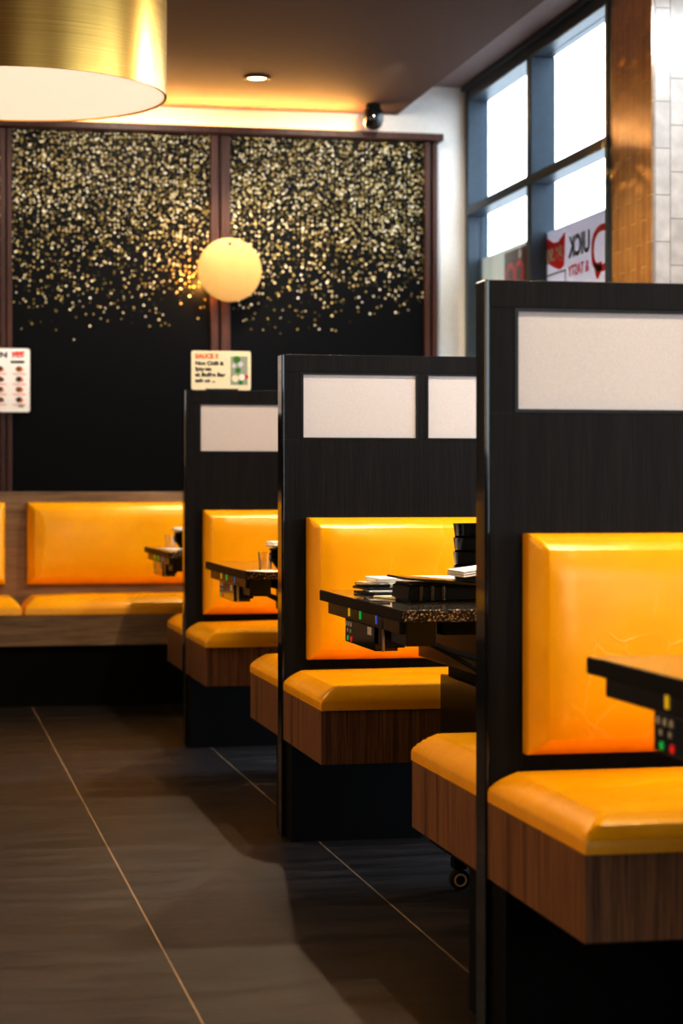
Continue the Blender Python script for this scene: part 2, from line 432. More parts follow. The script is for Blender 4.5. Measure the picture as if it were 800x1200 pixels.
def window(idx, x, y0, y1, z0, z1, muls, transoms, depth=.10, corner=None):
    """wall of glazing in a metal grid; x is the inner face of the frame"""
    w = bpy.data.objects.new('window_%d' % idx, None); COL.objects.link(w); w['kind'] = 'structure'
    w.location = (x, (y0 + y1) / 2, z0)
    fb = BM(); t = .05
    box(fb, x, x + depth, y0, y0 + t, z0, z1, .004); box(fb, x, x + depth, y1 - t, y1, z0, z1, .004)
    box(fb, x + .001, x + depth, y0 + t, y1 - t, z0, z0 + t, .004); box(fb, x + .001, x + depth, y0 + t, y1 - t, z1 - t, z1, .004)
    for m_ in muls: box(fb, x - .004, x + depth + .004, m_ - .03, m_ + .03, z0 + t, z1 - t, .004)
    for tz in transoms: box(fb, x - .008, x + depth - .02, y0 + t, y1 - t, tz - .02, tz + .02, .004)
    if idx == 1: box(fb, x - .004, x + depth, y0 + t, y0 + .09, z0 + t, z1 - t, .004)
    obj('window_frame', fb, M['frame'], w)
    ys = [y0 + t] + list(muls) + [y1 - t]; zs = [z0 + t] + list(transoms) + [z1 - t]
    for a, b_ in zip(ys, ys[1:]):
        for c, d in zip(zs, zs[1:]):
            obj('window_glass', box(BM(), x + .058, x + .064, a, b_, c, d), M['glass'], w)
    return w
window(1, XW, 7.37, YW, .12, 2.80, (8.45,), (2.232,))
window(2, XN, 4.35, 5.65, .12, 2.80, (), (2.232,))
struct('wall_right_tiled', box(BM(), XN, XN + .11, 5.65, 6.955, .12, 2.82), M['white'])
window(3, XN, 1.75, 4.35, .12, 2.80, (3.05,), (2.232,))
struct('wall_sill', box(BM(), XW, XW + .11, 7.37, YW, 0, .12), M['darkwall'])
struct('wall_sill_near', box(BM(), XN, XN + .11, -2.6, 6.95, 0, .12), M['darkwall'])
struct('wall_right', box(BM(), XN, XN + .11, -2.6, 1.75, .12, 2.82), M['white'])
struct('trim_1', box(BM(), XW - .02, XW + .11, 7.37, YW, 2.80, 2.82), M['frame'])
struct('trim_2', box(BM(), XN - .02, XN + .11, 1.75, 6.95, 2.80, 2.82), M['frame'])
# shop front behind the camera: large windows between dark posts
struct('wall_front', box(BM(), -3.6, 3.3, -2.6, -2.45, 0, 1.1), M['darkwall'])
struct('wall_front_head', box(BM(), -3.6, 3.3, -2.6, -2.45, 2.5, 2.82), M['darkwall'])
struct('wall_front_side', box(BM(), -3.6, .4, -2.6, -2.45, 1.1, 2.5), M['darkwall'])

# ------------------------------------------------------------------ mural wall
YP = 9.42
def mural(x0, x1, label, n):
    o = obj('mural_panel', box(BM(), x0, x1, YP + .012, YP + .04, .90, 2.545), M['mural'], at=(0, 0, 0))
    tag(o, label, 'wall panel', 'black glitter mural panels')
mural(-.70, .372, 'black mural panel with glitter specks left of the left timber upright', 0)
mural(.425, 1.315, 'middle black mural panel with gold glitter specks falling from the top', 1)
mural(1.405, 2.315, 'right-hand black mural panel with gold and silver glitter, beside the white wall', 2)
fr = BM()
for a, b_ in ((.372, .396), (.402, .425), (1.315, 1.350), (1.362, 1.405), (2.315, 2.340), (2.352, 2.375)):
    box(fr, a, b_, YP - .012, YW - .001, .90, 2.545, .003)
box(fr, .396, .402, YP + .02, YW - .001, .90, 2.545); box(fr, 1.350, 1.362, YP + .02, YW - .001, .90, 2.545); box(fr, 2.340, 2.352, YP + .02, YW - .001, .90, 2.545)
box(fr, -.70, 2.375, YP + .045, YW - .001, .90, 2.545)
box(fr, -.70, 2.395, YP - .05, YW - .001, 2.546, 2.578, .004)
struct('trim_3', fr, M['redwood'])
led = thing('cove_light', 'warm glowing light strip in the cove above the mural', 'light strip', (.6, 9.46, 2.578))
obj('housing', box(BM(), -.7, 2.02, 9.44, 9.49, 2.5785, 2.581), M['matte'], led)
obj('light_strip', box(BM(), -.68, 2.00, 9.45, 9.48, 2.581, 2.586), M['led'], led)

# round gilded wall lamp
dl = thing('wall_lamp', 'round gold disc wall lamp glowing on the timber upright', 'wall lamp', (1.39, 9.36, 1.775))
DC = (1.392, 9.34, 1.925)
obj('disc', lathe(BM(), [(0, -.006), (.140, -.006), (.1455, -.003), (.1455, .003), (.140, .006), (0, .006)], DC, 64, 'y'), M['disc'], dl, True)
obj('mount', lathe(BM(), [(.03, .006), (.03, .068)], DC, 24, 'y'), M['steel'], dl, True)
obj('screw', lathe(BM(), [(0, -.010), (.006, -.009), (.007, -.006)], (DC[0], DC[1], DC[2] + .118), 12, 'y'), M['bronzebox'], dl, True)

# ceiling downlight
dn = thing('downlight', 'small round recessed downlight glowing in the brown ceiling', 'downlight', (1.42, 8.75, 2.66))
obj('trim_ring', lathe(BM(), [(.040, 0), (.058, 0), (.060, -.004), (.056, -.008), (.042, -.006), (.040, 0)], (1.42, 8.75, 2.680), 32), M['redwood'], dn, True)
obj('lens', lathe(BM(), [(0, -.004), (.040, -.004), (.040, -.001), (0, -.001)], (1.42, 8.75, 2.680), 32), M['lens'], dn, True)

# security camera under the ceiling corner
cc = thing('security_camera', 'small black dome security camera at the ceiling corner', 'camera', (2.035, 9.25, 2.57))
obj('bracket', lathe(BM(), [(.030, 0), (.034, -.012), (.030, -.03)], (2.035, 9.25, 2.681), 24), M['matte'], cc, True)
obj('housing', lathe(BM(), [(.032, -.02), (.043, -.028), (.045, -.045), (.045, -.075), (.036, -.1), (.018, -.114), (0, -.118)], (2.035, 9.25, 2.680), 28), M['gloss'], cc, True)

# big drum pendant
LC = (.302, 6.368, 2.122); LR = .45
pl = thing('pendant_lamp', 'huge gold drum pendant lamp with white glowing underside', 'pendant lamp', (LC[0], LC[1], 2.12))
obj('lamp_shade', lathe(BM(), [(LR, 0), (LR, .44), (LR - .006, .44), (LR - .006, 0), (LR, 0)], LC, 96), M['gold'], pl, True)
obj('diffuser', lathe(BM(), [(0, .004), (LR - .008, .004), (LR - .008, .010), (0, .010)], LC, 96), M['lampglow'], pl, True)
obj('rod', lathe(BM(), [(.012, .01), (.012, .552)], LC, 16), M['gold'], pl, True)
obj('ceiling_rose', lathe(BM(), [(.07, .530), (.07, .557)], LC, 32), M['gold'], pl, True)

# ------------------------------------------------------------------ booth dividers
def divider(y, label):
    d = thing('booth_divider', label, 'divider', (PX, y + PT / 2, 0), 'tall black booth dividers')
    b = BM(); z0, z1 = 1.070, 1.252
    x = PX + .004
    box(b, x, PR, y, y + PT, 0, z0, .0015); box(b, x, PR, y, y + PT, z1, 1.30, .0015)
    xs = []; a = 1.022
    while a + .325 < PR: xs.append((a, a + .325)); a += .347
    cur = x
    for a, c in xs:
        box(b, cur, a, y + .0005, y + PT - .0005, z0, z1); cur = c
    box(b, cur, PR, y + .0005, y + PT - .0005, z0, z1)
    obj('panel', b, M['blackwood'], d)
    obj('edge_strip', box(BM(), PX - .004, PX + .004, y - .0005, y + PT + .0005, 0, 1.3005, .002), M['gloss'], d)
    for a, c in xs:
        fb = BM(); t = .006
        for q in ((a, a + t, z0, z1), (c - t, c, z0, z1), (a + t, c - t, z0, z0 + t), (a + t, c - t, z1 - t, z1)):
            box(fb, q[0], q[1], y - .0005, y + PT + .0005, q[2], q[3])
        f = obj('pane_frame', fb, M['black'], d)
        obj('pane', box(BM(), a + t, c - t, y + .004, y + PT - .004, z0 + t, z1 - t), M['frosted'], f)
    return d
divider(PY[0], 'nearest tall black divider with a wide white pane, cut by the right edge')
divider(PY[1], 'middle tall black divider behind the table with the stacked black cups')
divider(PY[2], 'farthest tall black divider with a menu sign standing on its top')

# ------------------------------------------------------------------ booth benches
def bench(y, s, label):
    """y = divider face the bench leans on, s = -1 faces the camera, +1 faces the back wall"""
    D = .535 if s < 0 else .50
    b = thing('booth_bench', label, 'bench', ((PX + PR) / 2, y + s * D / 2, 0), 'yellow booth benches along the aisle')
    q = lambda d0, d1: (min(y + s * d0, y + s * d1), max(y + s * d0, y + s * d1))
    g = q(.001, D)
    obj('wooden_box', box(BM(), PX, PR, g[0], g[1], .262, .394, .0015), M['walnut'], b)
    g = q(.001, .09)
    obj('plinth', box(BM(), PX + .008, PX + .36, g[0], g[1], 0, .262), M['matte'], b)
    w = PR - PX
    fn = lambda a, c, t: (PX + a, y + s * (.002 + c), .395 + t)
    obj('seat_cushion', pillow(BM(), w, D + .006, .058, .045, fn, .010, .30), M['leather'], b, True)
    fb = lambda a, c, t: (1.035 + a, y + s * (.001 + t), .478 + c)
    obj('backrest', pillow(BM(), PR - 1.035, .382, .066, .030, fb, .012, .45, False), M['leather'], b, True)
bench(PY[0], -1, 'nearest yellow booth bench, leaning on the front of the nearest divider')
bench(PY[0] + PT, 1, 'yellow bench end showing just behind the nearest divider, above a caster wheel')
bench(PY[1], -1, 'yellow booth bench in front of the middle divider, facing the stacked cups')
bench(PY[1] + PT, 1, 'short view of a yellow bench behind the middle divider')
bench(PY[2], -1, 'yellow booth bench in front of the farthest divider')
bench(PY[2] + PT, 1, 'yellow bench end behind the farthest divider, facing the back wall bench')

# ------------------------------------------------------------------ bench along the back wall
wb = thing('wall_bench', 'long yellow wall bench with pale oak back under the mural', 'bench', (.8, 9.27, 0))
obj('back_panel', box(BM(), -.72, 2.52, 9.40, YW - .001, .40, .925, .002), M['oak'], wb)
obj('wooden_box', box(BM(), -.72, 2.52, 9.045, 9.40, .262, .394, .002), M['oak'], wb)
obj('plinth', box(BM(), -.72, 2.52, 9.075, YW - .001, 0, .262), M['matte'], wb)
for a, c in ((-.72, .452), (.462, 1.632), (1.642, 2.52)):
    obj('seat_cushion', pillow(BM(), c - a, .36, .075, .05, lambda u, v, t, a=a: (a + u, 9.04 + v, .395 + t), .008, .3), M['leather'], wb, True)
for a, c in ((-.65, .393), (.490, 1.580), (1.68, 2.50)):
    obj('backrest', pillow(BM(), c - a, .365, .055, .035, lambda u, v, t, a=a: (a + u, 9.40 - t, .512 + v), .010, .35, False), M['leather'], wb, True)

# ------------------------------------------------------------------ hotpot tables
def table(yf, label, w=.88, full=True):
    """yf = far end of the table along the aisle"""
    y0 = yf - w
    t = thing('hotpot_table', label, 'table', (1.6, (y0 + yf) / 2, 0), 'black granite hotpot tables')
    top = obj('tabletop', box(BM(), PX, 2.40, y0, yf, .664, .690, .003), M['granite'], t)
    top.data.materials.append(M['edge']); top.data.materials.append(M['graniteedge'])
    for p in top.data.polygons:
        if abs(p.normal.x) > .5: p.material_index = 1
        elif abs(p.normal.y) > .5: p.material_index = 2
    rail = obj('rail', box(BM(), PX + .010, PX + .030, y0 + .06, yf - .06, .636, .664, .001), M['bronzebox'], t)
    for k, (dy, m) in enumerate(((.315, 'kyel'), (.437, 'kgreen'), (.605, 'kblue'))):
        obj('indicator', box(BM(), PX + .0075, PX + .0105, yf - dy - .006, yf - dy + .006, .644, .662), M[m], rail)
    cb = obj('control_box', box(BM(), PX + .012, PX + .065, yf - .57, yf - .255, .582, .636, .002), M['gloss'], t)
    bt = BM()
    for k in range(3): box(bt, PX + .0105, PX + .0125, yf - .275 - k * .025 - .006, yf - .275 - k * .025 + .006, .620, .630)
    for k in range(2): box(bt, PX + .0105, PX + .0125, yf - .285 - k * .035 - .005, yf - .285 - k * .035 + .005, .606, .614)
    obj('key_markings', bt, M['kwhite'], cb)
    obj('green_button', lathe(BM(), [(0, -.002), (.006, -.002), (.006, .001)], (PX + .012, yf - .288, .592), 14, 'x'), M['kgreen'], cb)
    obj('red_button', lathe(BM(), [(0, -.002), (.006, -.002), (.006, .001)], (PX + .012, yf - .328, .592), 14, 'x'), M['kred'], cb)
    obj('sticker', box(BM(), PX + .0105, PX + .012, yf - .545, yf - .505, .615, .632), M['kwhite'], cb)
    p2 = obj('plug_box', box(BM(), PX + .014, PX + .060, yf - .66, yf - .60, .596, .664, .002), M['bronzebox'], t)
    obj('metal_edge', box(BM(), PX + .010, PX + .014, yf - .665, yf - .655, .588, .655), M['steel'], t)
    obj('junction_box', box(BM(), PX + .02, PX + .085, yf - .84, yf - .70, .612, .664, .002), M['black'], t)
    obj('apron', box(BM(), PX + .10, 2.36, y0 + .05, yf - .05, .634, .664), M['matte'], t)
    cx = PX + .23
    obj('upper_cabinet', box(BM(), cx, 2.10, y0 + .10, yf - .08, .53, .634, .002), M['bronzebox'], t)
    obj('cabinet', box(BM(), cx + .055, 2.05, y0 + .10, yf - .08, .11, .485, .002), M['bronzebox'], t)
    obj('neck', box(BM(), cx + .07, 2.04, y0 + .12, yf - .10, .485, .53), M['matte'], t)
    obj('base_plate', box(BM(), cx + .03, 2.08, y0 + .07, yf - .07, .075, .11, .003), M['matte'], t)
    c1 = BM()
    tube(c1, [(PX + .06, yf - .82, .625), (PX + .12, yf - .80, .600), (PX + .20, yf - .77, .575), (PX + .26, yf - .72, .56), (PX + .33, yf - .70, .55)], .006)
    tube(c1, [(PX + .06, yf - .78, .625), (PX + .13, yf - .77, .590), (PX + .19, yf - .76, .555), (PX + .22, yf - .74, .52)], .005)
    obj('cable', c1, M['rubber'], t, True)
    for (x, y) in ((cx + .045, yf - .30), (cx + .015, yf - .66), (2.02, yf - .30), (2.02, yf - .66)):
        k = obj('caster', box(BM(), x - .016, x + .016, y - .010, y + .024, .049, .075, .003), M['matte'], t)
        obj('wheel', lathe(BM(), [(0, -.011), (.017, -.011), (.024, -.008), (.024, .008), (.017, .011), (0, .011)], (x, y, .0245), 28, 'y'), M['rubber'], k, True)
        obj('hub', lathe(BM(), [(.011, -.0135), (.0155, -.0135), (.0155, -.011), (.011, -.011), (.011, -.0135)], (x, y, .0245), 24, 'y'), M['hub'], k, True)
table(2.955, 'nearest black hotpot table, cut off by the right edge of the photo')
table(5.033, 'black hotpot table holding the stacked cups and papers')
table(7.085, 'black hotpot table in front of the farthest divider')
table(9.02, 'farthest black hotpot table, near the back wall bench')

# ------------------------------------------------------------------ things on the second table
ZT = .6905
def rot_box(bm, cx, cy, z0, z1, lx, ly, ang, bev=0):
    n0 = len(bm.verts); box(bm, cx - lx / 2, cx + lx / 2, cy - ly / 2, cy + ly / 2, z0, z1, bev)
    bm.verts.ensure_lookup_table()
    bmesh.ops.rotate(bm, verts=bm.verts[n0:], cent=(cx, cy, 0), matrix=Matrix.Rotation(ang, 3, 'Z'))
    return bm
# condiment caddy: a black box with rounded ends and a sloping lid
cad = thing('condiment_caddy', 'low black condiment box with sloping lid at the table edge', 'caddy', (1.21, 4.50, ZT))
cb_ = BM()
prism(cb_, [(1.048, ZT + .0), (1.052, ZT + .040), (1.40, ZT + .033), (1.40, ZT)], 'y', 4.41, 4.58)
bmesh.ops.bevel(cb_, geom=list(cb_.edges), offset=.006, segments=3, affect='EDGES')
obj('body', cb_, M['caddy'], cad, True)
ld = BM()
prism(ld, [(1.040, ZT + .050), (1.043, ZT + .054), (1.12, ZT + .049), (1.19, ZT + .042), (1.40, ZT + .034), (1.40, ZT + .031), (1.19, ZT + .037), (1.12, ZT + .043)], 'y', 4.40, 4.59)
obj('lid', ld, M['bowl'], cad)
for x in (1.075, 1.100, 1.125):
    obj('rib', box(BM(), x - .004, x + .004, 4.4065, 4.411, ZT + .004, ZT + .036, .001), M['gloss'], cad)
# folded napkin lying over the box
nb = BM(); ang = math.radians(11)
for k, (dz, l) in enumerate(((0, .17), (.005, .168), (.010, .160))):
    n0 = len(nb.verts); box(nb, 1.165, 1.165 + l, 4.385 + .004 * k, 4.53, ZT + .012, ZT + .0155, .0014)
    nb.verts.ensure_lookup_table()
    for v in nb.verts[n0:]:
        u = v.co.x - 1.165
        v.co.z += .0345 + dz + math.tan(ang) * u * .9 + .008 * math.exp(-u * 60)
tag(obj('napkin', nb, M['ceramic'], smooth=True), 'folded white napkin lying on the black condiment box', 'napkin')
# four nested black cups
for k in range(4):
    z = ZT + .001 + k * .0335
    prof = [(0, 0), (.036, 0), (.040, .004), (.0475, .063), (.0485, .064), (.0470, .064), (.0390, .009), (0, .008)]
    o = obj('cup', lathe(BM(), prof, (1.288, 4.76, z), 40), M['bowl'], smooth=True)
    tag(o, ['lowest black cup of the stack on the second table', 'second black cup from the bottom of the stack',
            'third black cup from the bottom of the stack', 'top black cup of the stack beside the papers'][k], 'cup', 'nested black cups on the second table')
# papers and menus
def sheet(name, cx, cy, z, lx, ly, ang, mat, th, label, cat, grp=None):
    tag(obj(name, rot_box(BM(), cx, cy, z, z + th, lx, ly, math.radians(ang), min(.0015, th * .3)), M[mat]), label, cat, grp)
sheet('paper_stack', 1.225, 4.93, ZT, .30, .16, 0, 'paper', .010, 'lower thick white paper pad behind the black box', 'paper')
sheet('paper_sheet', 1.235, 4.92, ZT + .0105, .31, .17, -4, 'paper', .005, 'tilted white paper lying in the middle of the paper pile', 'paper', 'white papers behind the black box')
sheet('paper_sheet', 1.21, 4.925, ZT + .016, .30, .15, 3, 'signgrey', .006, 'pale grey paper just under the top sheet of the pile', 'paper', 'white papers behind the black box')
sheet('paper_sheet', 1.235, 4.93, ZT + .0225, .31, .15, 0, 'paper', .011, 'white paper on top of the pile behind the black box', 'paper', 'white papers behind the black box')
sheet('menu_folder', 1.075, 4.79, ZT, .085, .14, 12, 'phone', .006, 'bottom dark menu folder left of the paper pile', 'menu folder', 'dark menu folders near the table corner')
sheet('menu_folder', 1.085, 4.80, ZT + .0065, .09, .14, -6, 'paper', .004, 'pale menu card between the dark folders', 'menu folder', 'dark menu folders near the table corner')
sheet('menu_folder', 1.068, 4.81, ZT + .011, .085, .13, 4, 'phone', .006, 'dark menu folder with blue sheen in the middle of its pile', 'menu folder', 'dark menu folders near the table corner')
sheet('menu_folder', 1.060, 4.83, ZT + .0175, .08, .12, -10, 'phone', .006, 'topmost dark menu folder near the table corner', 'menu folder', 'dark menu folders near the table corner')
sheet('tissue_sachet', 1.062, 4.60, ZT, .055, .11, 14, 'cream', .004, 'small cream sachet lying flat beside the black box', 'sachet')

# ------------------------------------------------------------------ bowl and glass groups on the far tables
def setting(x, y, where, lean):
    for k in range(3):
        z = ZT + k * .014
        prof = [(0, 0), (.030, 0), (.034, .003), (.058, .034), (.0585, .036), (.056, .036), (.033, .007), (0, .006)]
        o = obj('bowl', lathe(BM(), prof, (x + .058, y, z), 36), M['bowl'], smooth=True)
        tag(o, ['lowest', 'middle', 'top'][k] + ' black bowl of the stack on the ' + where, 'bowl', 'black bowls on the ' + where)
    o = obj('plate', lathe(BM(), [(0, 0), (.035, 0), (.068, .006), (.069, .009), (.035, .004), (0, .004)], (x + .058, y, ZT + .0655), 36), M['ceramic'], smooth=True)
    tag(o, 'white saucer resting on the bowls of the ' + where, 'saucer')
    nb = BM(); rot_box(nb, x + .05, y, ZT + .0755, ZT + .086, .10, .08, math.radians(lean), .003)
    tag(obj('napkin', nb, M['ceramic'], smooth=True), 'folded white napkin above the bowls on the ' + where, 'napkin')
    prof = [(0, 0), (.018, 0), (.022, .055), (.0205, .055), (.0165, .004), (0, .004)]
    tag(obj('glass', lathe(BM(), prof, (x - .022, y - .06, ZT), 28), M['darkglass'], smooth=True), 'small clear tumbler beside the bowls on the ' + where, 'glass')
    tag(obj('paper_sheet', rot_box(BM(), x - .03, y - .17, ZT, ZT + .002, .09, .12, math.radians(20)), M['paper']), 'white paper slip lying flat on the ' + where, 'paper')
setting(1.065, 6.33, 'table in front of the farthest divider', 3)
setting(1.062, 8.72, 'farthest table by the back wall', -6)

# ------------------------------------------------------------------ signs
def blob(bm, x, y, z, r, sx=1.0):
    lathe(bm, [(0, -.0012), (r, -.0012), (r, 0), (0, 0)], (0, 0, 0), 14, 'y')
    return bm
def dot(name, x, y, z, r, mat, parent, sx=1.0):
    b = BM(); lathe(b, [(0, -.0010), (r, -.0010), (r, 0), (0, 0)], (0, 0, 0), 18, 'y')
    for v in b.verts: v.co.x *= sx
    bmesh.ops.translate(b, verts=b.verts, vec=(x, y, z))
    return obj(name, b, mat, parent)
def rounded_rect(bm, x0, x1, z0, z1, r, y0, y1):
    pts = []
    for cx, cz, a0 in ((x1 - r, z1 - r, 0), (x0 + r, z1 - r, 90), (x0 + r, z0 + r, 180), (x1 - r, z0 + r, 270)):
        for k in range(6):
            a = math.radians(a0 + 18 * k); pts.append((cx + r * math.cos(a), cz + r * math.sin(a)))
    return prism(bm, pts, 'y', y0, y1)
# menu poster fixed to the mural upright
mp_ = thing('menu_poster', 'white menu poster with rows of small dishes at the left edge', 'poster', (.37, 9.395, 1.278))
obj('board', rounded_rect(BM(), .225, .503, 1.278, 1.562, .012, 9.392, 9.398), M['paper'], mp_)
Yp = 9.3915
lettering('heading', 'DESIGN'[-3:], M['ink'], mp_, (.325, Yp, 1.522), .032, (1, 0, 0), width=.075, bold=.001)
lettering('heading', 'Hot', M['red'], mp_, (.425, Yp, 1.520), .040, (1, .0, .12), width=.05, bold=.001)
bb = BM(); box(bb, .418, .478, Yp - .001, Yp, 1.497, 1.506); obj('colour_bar', bb, M['ink'], mp_)
bb = BM(); prism(bb, [(.418, 1.540), (.478, 1.549), (.478, 1.543), (.455, 1.538)], 'y', Yp - .001, Yp); obj('swoosh', bb, M['red'], mp_)
bb = BM(); box(bb, .30, .36, Yp - .001, Yp, 1.506, 1.511); obj('caption', bb, M['pink'], mp_)
for r_ in range(4):
    z = 1.470 - r_ * .0455
    for c_ in range(3):
        x = .285 + c_ * .085
        dot('dish_picture', x, Yp, z, .0115, M['food2' if (r_ + c_) % 2 else 'food'], mp_, 1.25)
        dot('dish_picture', x + .012, Yp - .001, z - .003, .006, M['ink' if (r_ * c_) % 2 else 'orange'], mp_)
        cp = BM()
        for k in range(5): box(cp, x - .027 + k * .0115, x - .018 + k * .0115, Yp - .001, Yp, z - .025, z - .019)
        obj('caption', cp, M['pink'], mp_)
bb = BM(); box(bb, .452, .476, Yp - .001, Yp, 1.300, 1.312); obj('caption', bb, M['greengray'], mp_)
# sauce bar sign standing on the farthest divider
ss = thing('counter_sign', 'cream landscape sign with dark writing standing on the farthest divider', 'sign', (1.108, 7.65, 1.3012))
obj('board', rounded_rect(BM(), .997, 1.219, 1.3015, 1.447, .008, 7.648, 7.654), M['cream'], ss)
obj('foot', box(BM(), 1.05, 1.17, 7.640, 7.664, 1.3012, 1.306), M['black'], ss)
Ys = 7.6475
lettering('heading', 'SAUCE !!', M['orange'], ss, (1.012, Ys, 1.419), .022, (1, 0, 0), width=.085, bold=.0008)
for k, s_ in enumerate(('Non Chilli &', 'Spicy mix', 'at Buffet Bar', 'ask us ...')):
    lettering('writing', s_, M['ink'], ss, (1.012, Ys, 1.394 - k * .021), .019, (1, 0, 0), width=(.105, .06, .112, .075)[k], bold=.0006)
obj('photo_print', box(BM(), 1.143, 1.206, Ys - .0005, Ys + .0004, 1.322, 1.427), M['greengray'], ss)
for (x, z, r, m) in ((1.166, 1.415, .013, 'green'), (1.170, 1.375, .010, 'green'), (1.160, 1.345, .013, 'cream'), (1.185, 1.350, .012, 'paper'), (1.202, 1.352, .007, 'red'), (1.180, 1.398, .010, 'lilac'), (1.155, 1.392, .008, 'lilac'), (1.180, 1.330, .008, 'green')):
    dot('picture_detail', x, Ys - .0006, z, r, M[m], ss)

# posters on the window: printed to be read from the street, so mirrored from inside
XS = 2.597
def poster_root(name, label, y, z): return thing(name, label, 'poster', (XS, y, z))
def slab(bm, pts, dx=0): return prism(bm, pts, 'x', XS - .0012 - dx, XS - .0002 - dx)
w2 = poster_root('window_poster', 'window poster with mirrored red and black QUICK and TASTY lettering', 8.10, 1.55)
obj('sheet', slab(BM(), [(7.52, 1.55), (8.515, 1.55), (8.515, 2.012), (7.52, 2.012)], -.0015), M['flilac'], w2)
fl = []
top = [(8.470, 1.998), (8.41, 1.985), (8.33, 1.958), (8.26, 1.955), (8.165, 1.985)]
bot = [(8.180, 1.850), (8.24, 1.838), (8.33, 1.860), (8.40, 1.882), (8.470, 1.872), (8.435, 1.935)]
obj('flag', slab(BM(), top + bot), M['red'], w2)
lettering('lettering', '$6.90', M['kwhite'], w2, (XS - .0020, 8.200, 1.884), .075, (0, 1, 0), (0, .0, 1), width=.22, bold=.003)
lettering('lettering', 'UICK', M['ink'], w2, (XS - .0016, 7.845, 1.874), .118, (0, 1, 0), width=.272, bold=.003)
lettering('lettering', '& TASTY', M['red'], w2, (XS - .0016, 7.860, 1.796), .062, (0, 1, 0), width=.262, bold=.001)
def ring(cy, cz, ry, rz, ty, tz, n=28):
    b = BM(); o_ = []; i_ = []
    for x in (XS - .0012, XS - .0002):
        ro = [b.verts.new((x, cy + ry * math.cos(2 * math.pi * k / n), cz + rz * math.copysign(abs(math.sin(2 * math.pi * k / n)) ** .7, math.sin(2 * math.pi * k / n)))) for k in range(n)]
        ri = [b.verts.new((x, cy + (ry - ty) * math.cos(2 * math.pi * k / n), cz + (rz - tz) * math.copysign(abs(math.sin(2 * math.pi * k / n)) ** .7, math.sin(2 * math.pi * k / n)))) for k in range(n)]
        o_.append(ro); i_.append(ri)
        for k in range(n): b.faces.new((ro[k], ro[(k + 1) % n], ri[(k + 1) % n], ri[k]))
    for k in range(n):
        b.faces.new((o_[0][k], o_[1][k], o_[1][(k + 1) % n], o_[0][(k + 1) % n])); b.faces.new((i_[0][k], i_[1][k], i_[1][(k + 1) % n], i_[0][(k + 1) % n]))
    bmesh.ops.recalc_face_normals(b, faces=b.faces)
    return b
obj('letter_q', ring(7.700, 1.868, .128, .092, .030, .026), M['red'], w2)
obj('letter_tail', slab(BM(), [(7.80, 1.815), (7.77, 1.758), (7.745, 1.752), (7.70, 1.79), (7.70, 1.815)]), M['red'], w2)
bx = BM()
for a in (((8.16, 1.832), (8.44, 1.832), (8.44, 1.826), (8.16, 1.826)), ((8.16, 1.77), (8.167, 1.77), (8.167, 1.832), (8.16, 1.832)), ((8.433, 1.77), (8.44, 1.77), (8.44, 1.832), (8.433, 1.832))):
    slab(bx, list(a))
obj('outline_box', bx, M['ink'], w2)
w1 = poster_root('window_poster', 'window poster with pale grey and brown print and red rounded letters', 9.10, 1.55)
obj('sheet', slab(BM(), [(8.60, 1.55), (9.445, 1.55), (9.445, 2.012), (8.60, 2.012)], -.0015), M['fgrey'], w1)
obj('brown_block', slab(BM(), [(8.60, 1.55), (9.06, 1.55), (9.06, 1.995), (8.60, 1.995)], -.0008), M['brownprint'], w1)
for c_ in (8.965, 8.83):
    obj('red_letter', ring(c_, 1.875, .066, .070, .022, .026), M['red'], w1)
obj('white_dot', slab(BM(), [(8.815 + .024 * math.cos(k * .52), 1.968 + .022 * math.sin(k * .52)) for k in range(12)]), M['paper'], w1)

# ------------------------------------------------------------------ lights
def area(name, loc, rot, sx, sy, power, col, portal=False, spread=None):
    l = bpy.data.lights.new(name, 'AREA'); l.shape = 'RECTANGLE'; l.size = sx; l.size_y = sy; l.energy = power; l.color = col
    if portal: l.cycles.is_portal = True
    if spread: l.spread = spread
    o = bpy.data.objects.new(name, l); COL.objects.link(o); o.location = loc; o.rotation_euler = rot
    return o
def spot(name, loc, power, col, ang, blend, rad, target=None):
    l = bpy.data.lights.new(name, 'SPOT'); l.energy = power; l.color = col; l.spot_size = math.radians(ang); l.spot_blend = blend; l.shadow_soft_size = rad
    o = bpy.data.objects.new(name, l); COL.objects.link(o); o.location = loc
    if target: o.rotation_euler = (Vector(target) - Vector(loc)).to_track_quat('-Z', 'Y').to_euler()
    return o
R90 = math.pi / 2
for (x, a, b_) in ((2.75, 7.37, YW), (3.2, 4.35, 5.65), (3.2, 1.75, 4.35)):
    area('portal_light', (x, (a + b_) / 2, 1.45), (0, R90, 0), 2.66, b_ - a, 1, (1, 1, 1), True)
area('portal_light', (1.75, -2.5, 1.8), (-R90, 0, math.pi), 2.7, 1.4, 1, (1, 1, 1), True)
WARM = (1, .80, .56)
for y in (8.72, 6.92, 4.86, 2.80, .75):
    spot('downlight_lamp', (1.55 if y < 8 else 1.42, y, 2.655), 150 if y < 6 else 105, WARM, 130, .5, .02)
for y in (1.5, 3.6):
    spot('aisle_lamp', (-1.2, y, 2.655), 25, WARM, 120, .6, .02)
area('left_fill', (-3.4, 3.6, 1.7), (0, -R90, 0), 1.2, 5.0, 130, (1, .66, .34))  # unseen warm fill added on the left for the aisle-facing sides
area('pendant_glow', (LC[0], LC[1], LC[2] - .02), (0, 0, 0), .7, .7, 12, (1, .8, .6))
pt = bpy.data.lights.new('disc_glow', 'POINT'); pt.energy = 5; pt.color = (1, .5, .12); pt.shadow_soft_size = .02
po = bpy.data.objects.new('disc_glow', pt); COL.objects.link(po); po.location = (1.27, 9.37, 1.87)

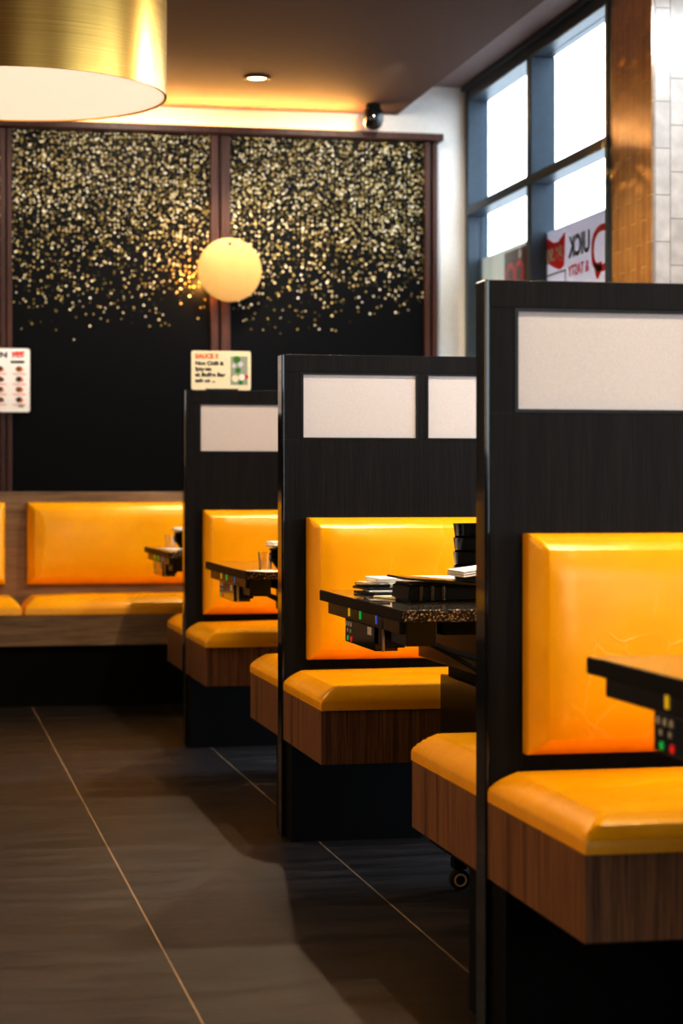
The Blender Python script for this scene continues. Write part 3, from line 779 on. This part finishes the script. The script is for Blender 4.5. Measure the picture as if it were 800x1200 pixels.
spot('pier_fill', (2.85, 6.0, 2.78), 45, (.92, .96, 1), 80, .6, .05, (2.80, 6.95, 1.95))  # added unseen spot that brightens the pier's white face
spot('pendant_fill', (2.42, 6.75, 2.40), 80, (1, .97, .92), 40, .8, .24, (.7, 6.2, 2.30))  # unseen spot added to put a highlight on the pendant's right side
area('low_front_fill', (1.3, -2.0, .9), (R90, 0, 0), 1.2, .6, 24, (1, .80, .60))  # low fill added behind the camera for the bench fronts
for (y0_, y1_, e_) in ((5.36, 4.72, 9.0), (7.42, 6.80, 12.0)):
    lo_ = area('low_blue_fill', (2.50, y0_, .20), (0, 0, 0), .14, .12, e_, (.62, .78, 1), spread=math.radians(50))  # small unseen panel added to imitate daylight spilling under the tables
    lo_.rotation_euler = (Vector((-.6, y1_, .0)) - lo_.location).to_track_quat('-Z', 'Y').to_euler()
sp_ = spot('sparkle_spot', (1.44, 9.25, 1.96), 70, (1, .55, .14), 15, .4, .004, (2.53, 7.15, 2.27))  # added spot; its noise mask throws sparkles on the pier side
nl = sp_.data; nl.use_nodes = True; lt = nl.node_tree; em = lt.nodes['Emission']
tcn = N(lt, 'ShaderNodeTexCoord'); nz = N(lt, 'ShaderNodeTexNoise', i_Scale=55.0, i_Detail=2.0); lt.links.new(tcn.outputs['Normal'], nz.inputs['Vector'])
lt.links.new(math_(lt, 'MULTIPLY', math_(lt, 'SUBTRACT', nz.outputs['Fac'], .54, clamp=True), 40.0), em.inputs['Strength'])
area('cove_glow', (.66, 9.435, 2.583), (math.radians(-125), 0, 0), 2.68, .02, 48, (1, .52, .15))
for x in (.0, 1.0, 1.95):
    spot('mural_fill', (x, 8.35, 2.66), 62, (1, .92, .80), 75, .8, .04, (x, 9.42, 2.15))  # unseen spots added so the mural specks show brighter
w = bpy.data.worlds.new('World'); SC.world = w; w.use_nodes = True
bg = w.node_tree.nodes['Background']; bg.inputs[0].default_value = (.82, .91, 1, 1); bg.inputs[1].default_value = 6.0

# ------------------------------------------------------------------ camera
F = 2450.0
cam = bpy.data.cameras.new('camera'); co = bpy.data.objects.new('camera', cam); COL.objects.link(co)
cam.sensor_fit = 'VERTICAL'; cam.sensor_height = 36; cam.lens = F / 1200 * 36
cam.shift_y = -27 / 1200
co.location = (0, 0, .937); co.rotation_euler = (R90, 0, -math.atan(500 / F))
cam.clip_start = .05; cam.clip_end = 100
cam.dof.use_dof = True; cam.dof.focus_distance = 4.9; cam.dof.aperture_fstop = 4.5
SC.camera = co
SC.view_settings.view_transform = 'Standard'; SC.view_settings.look = 'None'
SC.view_settings.exposure = .05; SC.view_settings.gamma = .78
SC.cycles.use_denoising = True
SC.cycles.max_bounces = 8; SC.cycles.diffuse_bounces = 4
SC.cycles.caustics_reflective = False; SC.cycles.caustics_refractive = False
SC.cycles.sample_clamp_indirect = 6
